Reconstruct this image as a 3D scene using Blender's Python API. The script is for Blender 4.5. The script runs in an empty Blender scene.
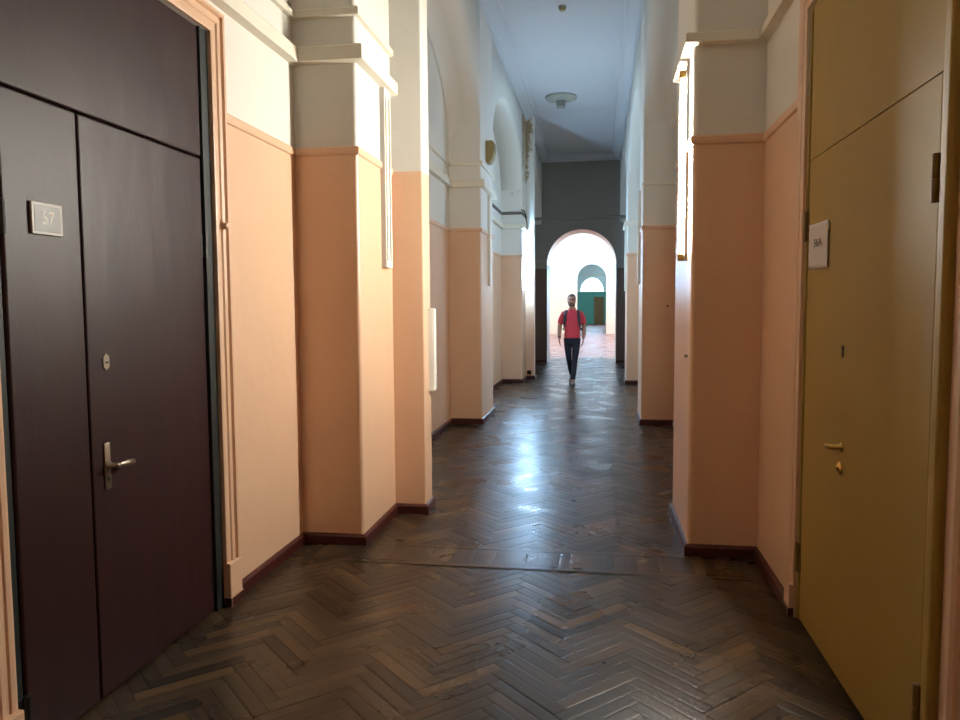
import bpy, bmesh, math, random
from mathutils import Vector, Matrix
random.seed(7)
PI = math.pi
C = bpy.context.scene.collection
scn = bpy.context.scene

# ------------------------------------------------------------------ materials
def lin(c):
    return tuple(((v/255)/12.92 if v/255 <= .04045 else ((v/255+.055)/1.055)**2.4) for v in c) + (1,)

def mat(name, rgb, rough=.5, metal=0, var=0.0, vscale=6, bump=0.0, bscale=30, spec=.5, coat=0, stretch=None):
    m = bpy.data.materials.new(name); m.use_nodes = True
    nt = m.node_tree; N = nt.nodes; L = nt.links; b = N['Principled BSDF']
    b.inputs['Base Color'].default_value = lin(rgb); b.inputs['Roughness'].default_value = rough
    b.inputs['Metallic'].default_value = metal; b.inputs['Specular IOR Level'].default_value = spec
    b.inputs['Coat Weight'].default_value = coat
    if var or bump:
        g = N.new('ShaderNodeNewGeometry'); src = g.outputs['Position']
        if stretch:
            vm = N.new('ShaderNodeVectorMath'); vm.operation = 'MULTIPLY'; vm.inputs[1].default_value = stretch
            L.new(src, vm.inputs[0]); src = vm.outputs[0]
    if var:
        n = N.new('ShaderNodeTexNoise'); n.inputs['Scale'].default_value = vscale; n.inputs['Detail'].default_value = 5
        L.new(src, n.inputs['Vector'])
        mx = N.new('ShaderNodeMix'); mx.data_type = 'RGBA'
        c = lin(rgb)
        mx.inputs[6].default_value = tuple(v*(1-var) for v in c[:3])+(1,)
        mx.inputs[7].default_value = tuple(min(1, v*(1+var)) for v in c[:3])+(1,)
        L.new(n.outputs['Fac'], mx.inputs[0]); L.new(mx.outputs[2], b.inputs['Base Color'])
    if bump:
        n2 = N.new('ShaderNodeTexNoise'); n2.inputs['Scale'].default_value = bscale; n2.inputs['Detail'].default_value = 4
        L.new(src, n2.inputs['Vector'])
        bp = N.new('ShaderNodeBump'); bp.inputs['Strength'].default_value = bump; bp.inputs['Distance'].default_value = .02
        L.new(n2.outputs['Fac'], bp.inputs['Height']); L.new(bp.outputs[0], b.inputs['Normal'])
    return m

def two_tone(name, low, high, zsplit, rl=.36, rh=.75, stain=None):
    """oil paint below, limewash above a painted line at height zsplit"""
    m = bpy.data.materials.new(name); m.use_nodes = True
    nt = m.node_tree; N = nt.nodes; L = nt.links; b = N['Principled BSDF']
    g = N.new('ShaderNodeNewGeometry'); s = N.new('ShaderNodeSeparateXYZ'); L.new(g.outputs['Position'], s.inputs[0])
    gt = N.new('ShaderNodeMath'); gt.operation = 'GREATER_THAN'; gt.inputs[1].default_value = zsplit
    L.new(s.outputs['Z'], gt.inputs[0])
    def tone(rgb, var, sc):
        n = N.new('ShaderNodeTexNoise'); n.inputs['Scale'].default_value = sc; n.inputs['Detail'].default_value = 6
        L.new(g.outputs['Position'], n.inputs['Vector'])
        mx = N.new('ShaderNodeMix'); mx.data_type = 'RGBA'; c = lin(rgb)
        mx.inputs[6].default_value = tuple(v*(1-var) for v in c[:3])+(1,)
        mx.inputs[7].default_value = tuple(min(1, v*(1+var)) for v in c[:3])+(1,)
        L.new(n.outputs['Fac'], mx.inputs[0]); return mx.outputs[2]
    mx = N.new('ShaderNodeMix'); mx.data_type = 'RGBA'
    L.new(gt.outputs[0], mx.inputs[0]); L.new(tone(low, .07, 1.8), mx.inputs[6]); L.new(tone(high, .05, 1.3), mx.inputs[7])
    col = mx.outputs[2]
    if stain:
        zc, zr, rgb = stain
        n = N.new('ShaderNodeTexNoise'); n.inputs['Scale'].default_value = 5; n.inputs['Detail'].default_value = 8; n.inputs['Roughness'].default_value = .7
        L.new(g.outputs['Position'], n.inputs['Vector'])
        mr = N.new('ShaderNodeMapRange'); mr.inputs[1].default_value = zc; mr.inputs[2].default_value = zc+zr
        mr.inputs[3].default_value = -.3; mr.inputs[4].default_value = .22; L.new(s.outputs['Z'], mr.inputs[0])
        xr = N.new('ShaderNodeMapRange'); xr.inputs[1].default_value = -1.33; xr.inputs[2].default_value = -1.52
        xr.inputs[3].default_value = -.16; xr.inputs[4].default_value = .12; L.new(s.outputs['X'], xr.inputs[0])
        a = N.new('ShaderNodeMath'); L.new(n.outputs['Fac'], a.inputs[0]); L.new(mr.outputs[0], a.inputs[1])
        a2 = N.new('ShaderNodeMath'); L.new(a.outputs[0], a2.inputs[0]); L.new(xr.outputs[0], a2.inputs[1])
        r = N.new('ShaderNodeMapRange'); r.inputs[1].default_value = .52; r.inputs[2].default_value = .64; L.new(a2.outputs[0], r.inputs[0])
        mx2 = N.new('ShaderNodeMix'); mx2.data_type = 'RGBA'; mx2.inputs[7].default_value = lin(rgb)
        L.new(r.outputs[0], mx2.inputs[0]); L.new(col, mx2.inputs[6]); col = mx2.outputs[2]
    L.new(col, b.inputs['Base Color'])
    rr = N.new('ShaderNodeMapRange'); rr.inputs[3].default_value = rl; rr.inputs[4].default_value = rh
    L.new(gt.outputs[0], rr.inputs[0]); L.new(rr.outputs[0], b.inputs['Roughness'])
    n2 = N.new('ShaderNodeTexNoise'); n2.inputs['Scale'].default_value = 9; n2.inputs['Detail'].default_value = 4
    L.new(g.outputs['Position'], n2.inputs['Vector'])
    bp = N.new('ShaderNodeBump'); bp.inputs['Strength'].default_value = .12; bp.inputs['Distance'].default_value = .03
    L.new(n2.outputs['Fac'], bp.inputs['Height']); L.new(bp.outputs[0], b.inputs['Normal'])
    return m

def emis(name, rgb, strength):
    m = bpy.data.materials.new(name); m.use_nodes = True
    b = m.node_tree.nodes['Principled BSDF']
    b.inputs['Base Color'].default_value = lin((250, 250, 245))
    b.inputs['Emission Color'].default_value = tuple(rgb)+(1,); b.inputs['Emission Strength'].default_value = strength
    return m

PEACH = (227, 188, 156); CREAM = (226, 222, 213)
M = {}
M['wall'] = two_tone('peach_and_cream_wall_paint', PEACH, CREAM, 2.605)
M['wall_stained'] = two_tone('peach_and_cream_paint_with_damp_stain', PEACH, CREAM, 2.605, stain=(3.0, 2.9, (166, 144, 114)))
M['end_wall'] = two_tone('wall_paint_darkened_for_shade', (104, 86, 76), (150, 148, 142), 2.605)  # wall paint darkened: the end wall's shade is put into the colour
M['teal_wall'] = two_tone('teal_and_pale_wall_paint', (84, 150, 130), (228, 236, 228), 2.68)
M['peach'] = mat('peach_paint', PEACH, .4, var=.06)
M['cream'] = mat('cream_plaster', (230, 223, 206), .7, var=.05, bump=.1, bscale=12)
M['dirty'] = mat('grimy_plaster_moulding', (112, 104, 96), .8, var=.25, vscale=4)
M['ceiling'] = mat('white_ceiling_plaster', (202, 205, 210), .85, var=.04, bump=.06, bscale=8)
M['base'] = mat('dark_red_baseboard_paint', (70, 28, 25), .38, var=.25, vscale=14, bump=.15, bscale=40)
M['maroon'] = mat('dark_maroon_door_paint', (45, 20, 21), .44, spec=.33, var=.22, vscale=4, bump=.3, bscale=5, stretch=(1, 1, .35))
M['jamb'] = mat('black_green_jamb_paint', (26, 34, 34), .5, var=.2, vscale=9)
M['black'] = mat('black_iron', (14, 13, 13), .45)
M['ochre'] = mat('ochre_door_paint', (160, 132, 66), .55, spec=.22, var=.06, vscale=3, bump=.05, bscale=4)
M['gap'] = mat('dark_gap', (36, 22, 10), .8)
M['brasshinge'] = mat('ochre_painted_hinge', (122, 94, 44), .45, var=.25, vscale=20)
M['steel'] = mat('worn_nickel', (178, 168, 152), .32, metal=1)
M['brass'] = mat('aged_brass', (196, 160, 90), .28, metal=1)
M['darkmetal'] = mat('dark_lock_metal', (60, 40, 25), .4, metal=.8)
M['plaque'] = mat('engraved_beige_plaque', (92, 84, 73), .4, var=.04)
M['plaque_rim'] = mat('pale_plaque_rim', (150, 141, 128), .35)
M['numeral'] = mat('pale_numeral', (252, 249, 240), .5)
M['paper'] = mat('white_paper', (226, 218, 214), .75, var=.03)
M['ink'] = mat('dark_ink', (64, 52, 48), .7)
M['white'] = mat('white_enamel', (236, 234, 226), .4, var=.03)
M['tray'] = mat('cream_lamp_reflector', (226, 212, 168), .45)
M['holder'] = mat('yellowed_lamp_holder', (222, 178, 84), .45)
M['tube_off'] = mat('unlit_white_tube', (244, 242, 232), .2)
M['tube_warm'] = emis('lit_warm_tube', (1, .96, .85), 940)
M['tube_cool'] = emis('lit_cool_tube', (.40, .68, 1), 600)
M['speaker'] = mat('olive_beige_plastic', (158, 140, 92), .5, var=.08)
M['grille'] = mat('dull_olive_grille', (138, 122, 82), .6)
M['grey'] = mat('grey_beige_plastic', (150, 148, 140), .55)
M['lampdisc'] = mat('weathered_lamp_plate', (168, 170, 158), .6, var=.2, vscale=5)
M['windowframe'] = mat('white_window_frame', (225, 225, 220), .45)
M['brown_door'] = mat('brown_wood_door', (120, 84, 40), .4, var=.2, vscale=5)
M['subfloor'] = mat('dark_floor_gaps', (18, 14, 11), .8)

# glass: clear with a weak mirror sheen
gm = bpy.data.materials.new('window_glass'); gm.use_nodes = True
N = gm.node_tree.nodes; L = gm.node_tree.links; N.remove(N['Principled BSDF'])
tr = N.new('ShaderNodeBsdfTransparent'); gl = N.new('ShaderNodeBsdfGlossy'); gl.inputs['Roughness'].default_value = .03
mxs = N.new('ShaderNodeMixShader'); mxs.inputs[0].default_value = .07
L.new(tr.outputs[0], mxs.inputs[1]); L.new(gl.outputs[0], mxs.inputs[2]); L.new(mxs.outputs[0], N['Material Output'].inputs[0])
M['glass'] = gm

# parquet
def parquet_mat(name, attr=True, tones=((40, 32, 25), (62, 50, 38), (88, 68, 46))):
    m = bpy.data.materials.new(name); m.use_nodes = True
    nt = m.node_tree; N = nt.nodes; L = nt.links; b = N['Principled BSDF']; b.inputs['Specular IOR Level'].default_value = .30
    g = N.new('ShaderNodeNewGeometry')
    if attr:
        uv = N.new('ShaderNodeUVMap'); uv.uv_map = 'grain'
        vm = N.new('ShaderNodeVectorMath'); vm.operation = 'MULTIPLY'; vm.inputs[1].default_value = (3, 60, 1)
        L.new(uv.outputs[0], vm.inputs[0])
        t = N.new('ShaderNodeAttribute'); t.attribute_name = 'tone'; tone = t.outputs['Fac']
    else:
        vm = N.new('ShaderNodeVectorMath'); vm.operation = 'MULTIPLY'; vm.inputs[1].default_value = (3, 3, 3)
        L.new(g.outputs['Position'], vm.inputs[0])
        t = N.new('ShaderNodeTexVoronoi'); t.inputs['Scale'].default_value = 4; L.new(g.outputs['Position'], t.inputs['Vector']); tone = t.outputs['Color']
    n = N.new('ShaderNodeTexNoise'); n.inputs['Scale'].default_value = 1; n.inputs['Detail'].default_value = 6
    L.new(vm.outputs[0], n.inputs['Vector'])
    ad = N.new('ShaderNodeMath'); ad.operation = 'MULTIPLY_ADD'; ad.inputs[1].default_value = .45
    L.new(n.outputs['Fac'], ad.inputs[0]); L.new(tone, ad.inputs[2])
    r = N.new('ShaderNodeValToRGB'); L.new(ad.outputs[0], r.inputs[0])
    e = r.color_ramp.elements
    e[0].position = .15; e[0].color = lin(tones[0]); e[1].position = 1.15; e[1].color = lin(tones[2])
    x = e.new(.7); x.color = lin(tones[1])
    L.new(r.outputs[0], b.inputs['Base Color'])
    w = N.new('ShaderNodeTexNoise'); w.inputs['Scale'].default_value = 2.2; w.inputs['Detail'].default_value = 5
    L.new(g.outputs['Position'], w.inputs['Vector'])
    mr = N.new('ShaderNodeMapRange'); mr.inputs[1].default_value = .3; mr.inputs[2].default_value = .7
    mr.inputs[3].default_value = .22; mr.inputs[4].default_value = .38
    L.new(w.outputs['Fac'], mr.inputs[0]); L.new(mr.outputs[0], b.inputs['Roughness'])
    bp = N.new('ShaderNodeBump'); bp.inputs['Strength'].default_value = .10; bp.inputs['Distance'].default_value = .006
    L.new(n.outputs['Fac'], bp.inputs['Height']); L.new(bp.outputs[0], b.inputs['Normal'])
    return m
M['parquet'] = parquet_mat('worn_dark_parquet')
M['hallfloor'] = parquet_mat('hall_parquet_with_wall_reflection', False, ((132, 76, 64), (152, 92, 78), (168, 110, 92)))  # reddish because the peach walls' reflection is put into the floor colour

# ------------------------------------------------------------------ mesh helpers
def obj(name, bm, m, parent=None, kind=None, smooth=False):
    me = bpy.data.meshes.new(name)
    bmesh.ops.recalc_face_normals(bm, faces=bm.faces)
    bm.to_mesh(me); bm.free()
    for x in (m if isinstance(m, (list, tuple)) else [m]): me.materials.append(x)
    if smooth:
        for p in me.polygons: p.use_smooth = True
    o = bpy.data.objects.new(name, me); C.objects.link(o)
    if parent: o.parent = parent
    if kind: o['kind'] = kind
    return o

def struct(name, bm, m, smooth=False): return obj(name, bm, m, None, 'structure', smooth)

def thing(name, label, cat, loc=(0, 0, 0), rotz=0, group=None):
    o = bpy.data.objects.new(name, None); C.objects.link(o); o.empty_display_size = .1
    o.location = loc; o.rotation_euler = (0, 0, rotz); o['label'] = label; o['category'] = cat
    if group: o['group'] = group
    return o

def box(bm, x0, x1, y0, y1, z0, z1, bevel=0, mi=0, seg=2):
    vs = [bm.verts.new((x, y, z)) for z in (z0, z1) for y in (y0, y1) for x in (x0, x1)]
    F = [(0, 2, 3, 1), (4, 5, 7, 6), (0, 1, 5, 4), (2, 6, 7, 3), (0, 4, 6, 2), (1, 3, 7, 5)]
    fs = [bm.faces.new([vs[i] for i in f]) for f in F]
    for f in fs: f.material_index = mi
    if bevel:
        es = list({e for f in fs for e in f.edges})
        bmesh.ops.bevel(bm, geom=es, offset=bevel, segments=seg, profile=.5, affect='EDGES')
    return bm

def prism(bm, pts, z0, z1, mi=0):
    a = [bm.verts.new((x, y, z0)) for x, y in pts]; b = [bm.verts.new((x, y, z1)) for x, y in pts]
    n = len(pts)
    fs = [bm.faces.new(a[::-1]), bm.faces.new(b)]
    for i in range(n): fs.append(bm.faces.new((a[i], a[(i+1) % n], b[(i+1) % n], b[i])))
    for f in fs: f.material_index = mi
    return fs

def lathe(bm, prof, mat4=None, n=24, mi=0):
    """prof: (r, z) list, revolved about z"""
    rings = []
    mat4 = mat4 or Matrix()
    for r, z in prof:
        if r < 1e-5: rings.append([bm.verts.new(mat4 @ Vector((0, 0, z)))])
        else: rings.append([bm.verts.new(mat4 @ Vector((r*math.cos(2*PI*i/n), r*math.sin(2*PI*i/n), z))) for i in range(n)])
    for a, b in zip(rings, rings[1:]):
        for i in range(n):
            j = (i+1) % n
            q = [a[i % len(a)], a[j % len(a)], b[j % len(b)], b[i % len(b)]]
            q = list(dict.fromkeys(q))
            if len(q) > 2: bm.faces.new(q).material_index = mi
    for r in (rings[0], rings[-1]):
        if len(r) > 2: bm.faces.new(r).material_index = mi
    return bm

def tube(bm, pts, rad, n=10, flat=None, up=None):
    """capped tube along pts; rad a number or one per point; flat=(a,b) multiplies the two cross axes"""
    pts = [Vector(p) for p in pts]
    if not isinstance(rad, (list, tuple)): rad = [rad]*len(pts)
    rings = []; prev = None
    for i, p in enumerate(pts):
        t = (pts[min(i+1, len(pts)-1)]-pts[max(i-1, 0)]).normalized()
        ref = Vector(up) if up else (prev or (Vector((0, 1, 0)) if abs(t.y) < .9 else Vector((1, 0, 0))))
        u = (ref-t*ref.dot(t)).normalized(); v = t.cross(u); prev = u
        fa, fb = flat or (1, 1)
        rings.append([bm.verts.new(p+(u*math.cos(2*PI*k/n)*fa+v*math.sin(2*PI*k/n)*fb)*rad[i]) for k in range(n)])
    for a, b in zip(rings, rings[1:]):
        for k in range(n): bm.faces.new((a[k], a[(k+1) % n], b[(k+1) % n], b[k]))
    bm.faces.new(rings[0][::-1]); bm.faces.new(rings[-1])
    return bm

def loft(bm, rings, n=24, power=2.0):
    """rings: (cx, cy, z, rx, ry)"""
    R = []
    for cx, cy, z, rx, ry in rings:
        r = []
        for k in range(n):
            a = 2*PI*k/n; c, s = math.cos(a), math.sin(a)
            r.append(bm.verts.new((cx+rx*math.copysign(abs(c)**(2/power), c), cy+ry*math.copysign(abs(s)**(2/power), s), z)))
        R.append(r)
    for a, b in zip(R, R[1:]):
        for k in range(n): bm.faces.new((a[k], a[(k+1) % n], b[(k+1) % n], b[k]))
    bm.faces.new(R[0][::-1]); bm.faces.new(R[-1])
    return bm

def sphere(bm, c, r, scale=(1, 1, 1), u=20, v=14):
    m4 = Matrix.Translation(c) @ Matrix.Diagonal((r*scale[0], r*scale[1], r*scale[2], 1))
    return bmesh.ops.create_uvsphere(bm, u_segments=u, v_segments=v, radius=1, matrix=m4)['verts']

def fillet(pts, radii, seg=4):
    out = []; n = len(pts)
    for i, p in enumerate(pts):
        r = radii[i]
        if not r: out.append(p); continue
        p = Vector(p); a = (Vector(pts[i-1])-p).normalized(); b = (Vector(pts[(i+1) % n])-p).normalized()
        p0, p1 = p+a*r, p+b*r
        for k in range(seg+1):
            t = k/seg; out.append(tuple(p0*(1-t)**2+p*2*t*(1-t)+p1*t*t))
    return out

def sweep(bm, path, prof, side, mi=0):
    """moulding: path of plan points, prof of (protrusion, z); side=+1 room on the right of travel, -1 on its left"""
    n = len(path); rings = []
    P = [Vector(p) for p in path]
    nr = []
    for a, b in zip(P, P[1:]):
        d = (b-a).normalized(); nr.append(Vector((d.y, -d.x))*side)
    for i in range(n):
        if i == 0: o = nr[0]
        elif i == n-1: o = nr[-1]
        else:
            o = nr[i-1]+nr[i]; o = o/max(.2, (1+nr[i-1].dot(nr[i])))
        rings.append([bm.verts.new((P[i].x+o.x*d, P[i].y+o.y*d, z)) for d, z in prof])
    m = len(prof)
    for a, b in zip(rings, rings[1:]):
        for k in range(m): bm.faces.new((a[k], a[(k+1) % m], b[(k+1) % m], b[k])).material_index = mi
    bm.faces.new(rings[0]).material_index = mi; bm.faces.new(rings[-1][::-1]).material_index = mi
    return bm

def wall_x(bm, x0, x1, y0, y1, z0, z1, holes=()):
    """wall slab in the yz plane with rectangular holes (ya, yb, za, zb)"""
    ys = sorted({y0, y1, *[h[0] for h in holes], *[h[1] for h in holes]})
    for a, b in zip(ys, ys[1:]):
        hs = [h for h in holes if h[0] <= a and h[1] >= b]
        zs = z0
        for h in sorted(hs, key=lambda h: h[2]):
            if h[2] > zs: box(bm, x0, x1, a, b, zs, h[2])
            zs = h[3]
        if zs < z1: box(bm, x0, x1, a, b, zs, z1)

def arch_wall(bm, x0, x1, y0, y1, z1, ax0, ax1, zs, rise, zbase=0, n=28, soffit=0, z0=0):
    """wall slab in the xz plane with an arched opening"""
    xc, h = (ax0+ax1)/2, (ax1-ax0)/2
    box(bm, x0, ax0, y0, y1, z0, z1); box(bm, ax1, x1, y0, y1, z0, z1)
    if zbase > z0: box(bm, ax0, ax1, y0, y1, z0, zbase)
    pts = [(xc-h*math.cos(PI*k/n), zs+rise*math.sin(PI*k/n)) for k in range(n+1)]
    f0 = [bm.verts.new((x, y0, z)) for x, z in pts]; b0 = [bm.verts.new((x, y1, z)) for x, z in pts]
    f1 = [bm.verts.new((x, y0, z1)) for x, z in pts]; b1 = [bm.verts.new((x, y1, z1)) for x, z in pts]
    for k in range(n):
        bm.faces.new((f0[k], f0[k+1], f1[k+1], f1[k])); bm.faces.new((b0[k+1], b0[k], b1[k], b1[k+1]))
        bm.faces.new((f0[k+1], f0[k], b0[k], b0[k+1])).material_index = soffit

def spandrel(bm, xb, xf, y0, y1, zs, rise, z1, n=36, r=.05, cc=0):
    """wall above an arch along y; xf is the corridor face"""
    yc, h = (y0+y1)/2, (y1-y0)/2
    s = 1 if xf > xb else -1
    rows = []
    for k in range(n+1):
        t = PI*k/n; y = yc-h*math.cos(t); z = zs+rise*math.sin(t)
        pr = [(xb, z)]
        if cc: pr = [(xb+s*cc-s*cc*math.cos(q/4*PI/2), z-cc+cc*math.sin(q/4*PI/2)) for q in range(5)]
        for q in range(5):
            a = q/4*PI/2
            pr.append((xf-s*r+s*r*math.sin(a), z+r-r*math.cos(a)))
        pr += [(xf, z1), (xb, z1)]
        rows.append([bm.verts.new((x, y, zz)) for x, zz in pr])
    m = len(rows[0])
    for a, b in zip(rows, rows[1:]):
        for k in range(m): bm.faces.new((a[k], a[(k+1) % m], b[(k+1) % m], b[k])).smooth = True
    bm.faces.new(rows[0]); bm.faces.new(rows[-1][::-1])

def casing(bm, xface, out, y0, y1, ztop, prof, zbot=0, mi=0):
    """door casing round an opening y0..y1, prof of (distance from the opening, protrusion)"""
    lines = []
    for t, d in prof:
        x = xface+out*d
        lines.append([bm.verts.new(p) for p in ((x, y0-t, zbot), (x, y0-t, ztop+t), (x, y1+t, ztop+t), (x, y1+t, zbot))])
    for a, b in zip(lines, lines[1:]):
        for k in range(3): bm.faces.new((a[k], a[k+1], b[k+1], b[k])).material_index = mi
    bm.faces.new([l[0] for l in lines]).material_index = mi; bm.faces.new([l[3] for l in lines][::-1]).material_index = mi

def text_mesh(txt, size, depth, m, parent, name, loc, rot, sx=1):
    cu = bpy.data.curves.new(name, 'FONT'); cu.body = txt; cu.size = size; cu.extrude = depth
    cu.align_x = 'CENTER'; cu.align_y = 'CENTER'
    t = bpy.data.objects.new(name, cu); C.objects.link(t)
    dg = bpy.context.evaluated_depsgraph_get()
    me = bpy.data.meshes.new_from_object(t.evaluated_get(dg)); bpy.data.objects.remove(t)
    me.materials.clear(); me.materials.append(m)
    o = bpy.data.objects.new(name, me); C.objects.link(o)
    o.location = loc; o.rotation_euler = rot; o.scale = (sx, 1, 1); o.parent = parent
    return o

# ------------------------------------------------------------------ plan (metres; corridor runs along +y)
XL, XR = -1.967, .996             # bay walls
PL, PR = -1.543, .572             # pillar faces
ZC = 5.65                         # ceiling
ZS, RISE = 3.82, 1.22             # bay arches
Y0, YE, YH, YB, YT, YZ = -6.0, 20.9, 22.1, 41.8, 42.35, 63.8

# floor: herringbone planks as one surface
def build_floor():
    verts, faces, tones, uvs = [], [], [], []
    prof = [-.5, -.45, -.25, 0, .25, .45, .5]
    def plank(cx, cy, ang, Lp, Wp, dz=0.0):
        ca, sa = math.cos(ang), math.sin(ang)
        cup = random.choice((1, 1, -1))*random.uniform(.0002, .0005)
        tx = random.gauss(0, .008); ty = random.gauss(0, .0018); z0 = random.gauss(0, .0004)+dz
        tone = min(1, max(0, random.gauss(.42, .19))); ou, ov = random.uniform(0, 50), random.uniform(0, 50)
        base = len(verts)
        for l in (-.5, .5):
            for p in prof:
                a, b = l*(Lp-.0022), p*(Wp-.0022)
                z = z0+cup*(4*p*p-.3)+tx*b+ty*a
                if abs(p) == .5: z -= .0005
                verts.append((cx+a*ca-b*sa, cy+a*sa+b*ca, z))
        for k in range(6):
            faces.append((base+k, base+7+k, base+8+k, base+k+1)); tones.append(tone)
            uvs.append([(ou, ov+prof[k]*Wp), (ou+Lp, ov+prof[k]*Wp), (ou+Lp, ov+prof[k+1]*Wp), (ou, ov+prof[k+1]*Wp)])
    Lp, Wp = .41, .068
    r2 = math.sqrt(2)
    for k in range(-7, 8):
        for i in range(-60, 360):
            for h in (0, 1):
                if h == 0: u, v, a = Lp/2, Wp/2, 0
                else: u, v, a = Lp+Wp/2, Wp-Lp/2, PI/2
                u += k*(Lp+Wp)+i*Wp; v += k*(Wp-Lp)+i*Wp
                x, y = (u-v)/r2, (u+v)/r2
                x += -.115
                if not (-2.25 < x < 1.3 and -1.6 < y < 22.9): continue
                plank(x, y, a+PI/4, Lp, Wp)
    # cross band of short boards between the first pillars
    x = -2.0
    while x < 1.1:
        plank(x+.034, 4.615, PI/2, .27, .068, .0035); x += .068
    for yy in (4.45, 4.78):
        x = -2.0
        while x < 1.0:
            l = random.uniform(.5, .9); plank(x+l/2, yy, 0, l, .05, .0035); x += l
    # dark bed under the boards
    me = bpy.data.meshes.new('floor')
    b = len(verts)
    verts += [(-2.4, Y0-.2, -.007), (1.4, Y0-.2, -.007), (1.4, 23.0, -.007), (-2.4, 23.0, -.007)]
    faces.append((b, b+1, b+2, b+3)); tones.append(.1); uvs.append([(0, 0)]*4)
    me.from_pydata(verts, [], faces)
    at = me.attributes.new('tone', 'FLOAT', 'FACE'); at.data.foreach_set('value', tones)
    ul = me.uv_layers.new(name='grain'); i = 0
    for f in uvs:
        for c in f: ul.data[i].uv = c; i += 1
    me.materials.append(M['parquet']); me.materials.append(M['subfloor'])
    me.polygons[len(faces)-1].material_index = 1
    for p in me.polygons: p.use_smooth = True
    o = bpy.data.objects.new('floor', me); C.objects.link(o); o['kind'] = 'structure'
build_floor()
bm = bmesh.new(); box(bm, -8.2, 4.2, 22.6, 65, -.3, -.003)
struct('floor_hall', bm, M['hallfloor'])
bm = bmesh.new(); box(bm, -2.6, 1.6, Y0-.3, 22.7, -.3, -.012)
struct('floor_slab', bm, M['subfloor'])

# ---- left side
WIN = (11.35, 13.25, 1.5, 3.05)
bm = bmesh.new()
D1 = (2.19, 3.65, 0, 3.0)                        # left door opening
wall_x(bm, XL-.35, XL, Y0, YE, 0, ZC, [D1, WIN])
for a, b in ((.35, 4.76), (5.77, 9.94), (11.06, 15.41), (16.44, YE)):
    spandrel(bm, XL, PL, a, b, ZS, RISE, ZC, r=.2 if a < 10 else .07, cc=.2 if a < 10 else 0)
spandrel(bm, XL, PL, -4.2, -.6, ZS, RISE, ZC)
struct('wall_left', bm, M['wall'])
bm = bmesh.new()
D2 = (2.30, 3.93, 0, 3.02)
wall_x(bm, XR, XR+.35, Y0, YE, 0, ZC, [D2, WIN])
for a, b in ((.35, 4.85), (5.82, 10.12), (10.94, 15.35), (16.29, YE)):
    spandrel(bm, XR, PR, a, b, ZS, RISE, ZC, r=.2 if a < 10 else .07, cc=.2 if a < 10 else 0)
spandrel(bm, XR, PR, -4.2, -.6, ZS, RISE, ZC)
struct('wall_right', bm, M['wall'])

def pillar(pts, rad, m='wall'):
    bm = bmesh.new(); prism(bm, fillet(pts, rad), 0, ZC)
    struct('pillar', bm, M[m])
r = .03
pillar([(-2.1, 4.745), (PL, 4.745), (PL, 5.546), (-1.303, 5.546), (-1.303, 5.779), (-2.1, 5.779)], [0, r, 0, .012, .012, 0])
pillar([(-2.1, 9.93), (PL, 9.93), (PL, 11.076), (-2.1, 11.076)], [0, .04, r, 0])
pillar([(-2.1, 15.40), (PL, 15.40), (PL, 16.20), (-1.36, 16.20), (-1.36, 16.45), (-2.1, 16.45)], [0, r, 0, .012, .012, 0], 'wall_stained')
pillar([(-2.1, -.6), (PL, -.6), (PL, .36), (-2.1, .36)], [0, r, r, 0])
pillar([(1.1, 4.837), (PR, 4.837), (PR, 5.83), (1.1, 5.83)], [0, .035, r, 0])
pillar([(1.1, 10.11), (PR, 10.11), (PR, 10.95), (1.1, 10.95)], [0, .02, r, 0])
pillar([(1.1, 15.34), (PR, 15.34), (PR, 16.30), (1.1, 16.30)], [0, .02, r, 0])
pillar([(1.1, -.6), (PR, -.6), (PR, .36), (1.1, .36)], [0, r, r, 0])

# ---- ceiling, end walls
bm = bmesh.new(); box(bm, -2.5, 1.5, Y0-.3, YH, ZC, ZC+.3); struct('ceiling', bm, M['ceiling'])
bm = bmesh.new()
arch_wall(bm, -7.4, 3.6, YE, YH, 6.6, -1.40, .49, 2.72, .95, soffit=1)
struct('wall_end', bm, [M['end_wall'], M['peach']])
bm = bmesh.new()
box(bm, -2.4, 1.4, Y0-.3, Y0, 0, ZC); struct('wall_back', bm, M['wall'])

# ---- mouldings
base = [(0, 0), (.022, 0), (.022, .06), (.014, .072), (0, .076)]
dado = [(0, 2.578), (.012, 2.584), (.016, 2.60), (.016, 2.622), (.008, 2.632), (0, 2.634)]
corn = [(0, 3.160), (.060, 3.167), (.060, 3.250), (.05, 3.262), (0, 3.268)]
cornr = [(0, 3.168), (.056, 3.174), (.056, 3.226), (.046, 3.236), (0, 3.240)]
mould = [(0, 3.448), (.030, 3.452), (.030, 3.492), (.018, 3.506), (0, 3.51)]
LP = [(XL, 4.745), (PL, 4.745), (PL, 5.546)]
def trim(name, path, prof, side, m):
    bm = bmesh.new(); sweep(bm, path, prof, side); return struct(name, bm, M[m])
trim('baseboard_left', [(XL, 3.774), (XL, 4.745), (PL, 4.745), (PL, 5.546), (-1.303, 5.546), (-1.303, 5.779), (XL, 5.779), (XL, 9.93), (PL, 9.93), (PL, 11.076),
     (XL, 11.076), (XL, 15.40), (PL, 15.40), (PL, 16.20), (-1.36, 16.20), (-1.36, 16.45), (XL, 16.45), (XL, YE), (-1.40, YE)], base, 1, 'base')
trim('baseboard_right', [(XR, 4.03), (XR, 4.837), (PR, 4.837), (PR, 5.83), (XR, 5.83), (XR, 10.11), (PR, 10.11), (PR, 10.95), (XR, 10.95), (XR, 15.34),
     (PR, 15.34), (PR, 16.30), (XR, 16.30), (XR, YE), (.49, YE)], base, -1, 'base')
trim('trim_1', [(XL, 3.774), (XL, 4.745), (PL, 4.745), (PL, 5.546)], dado, 1, 'peach')
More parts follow.
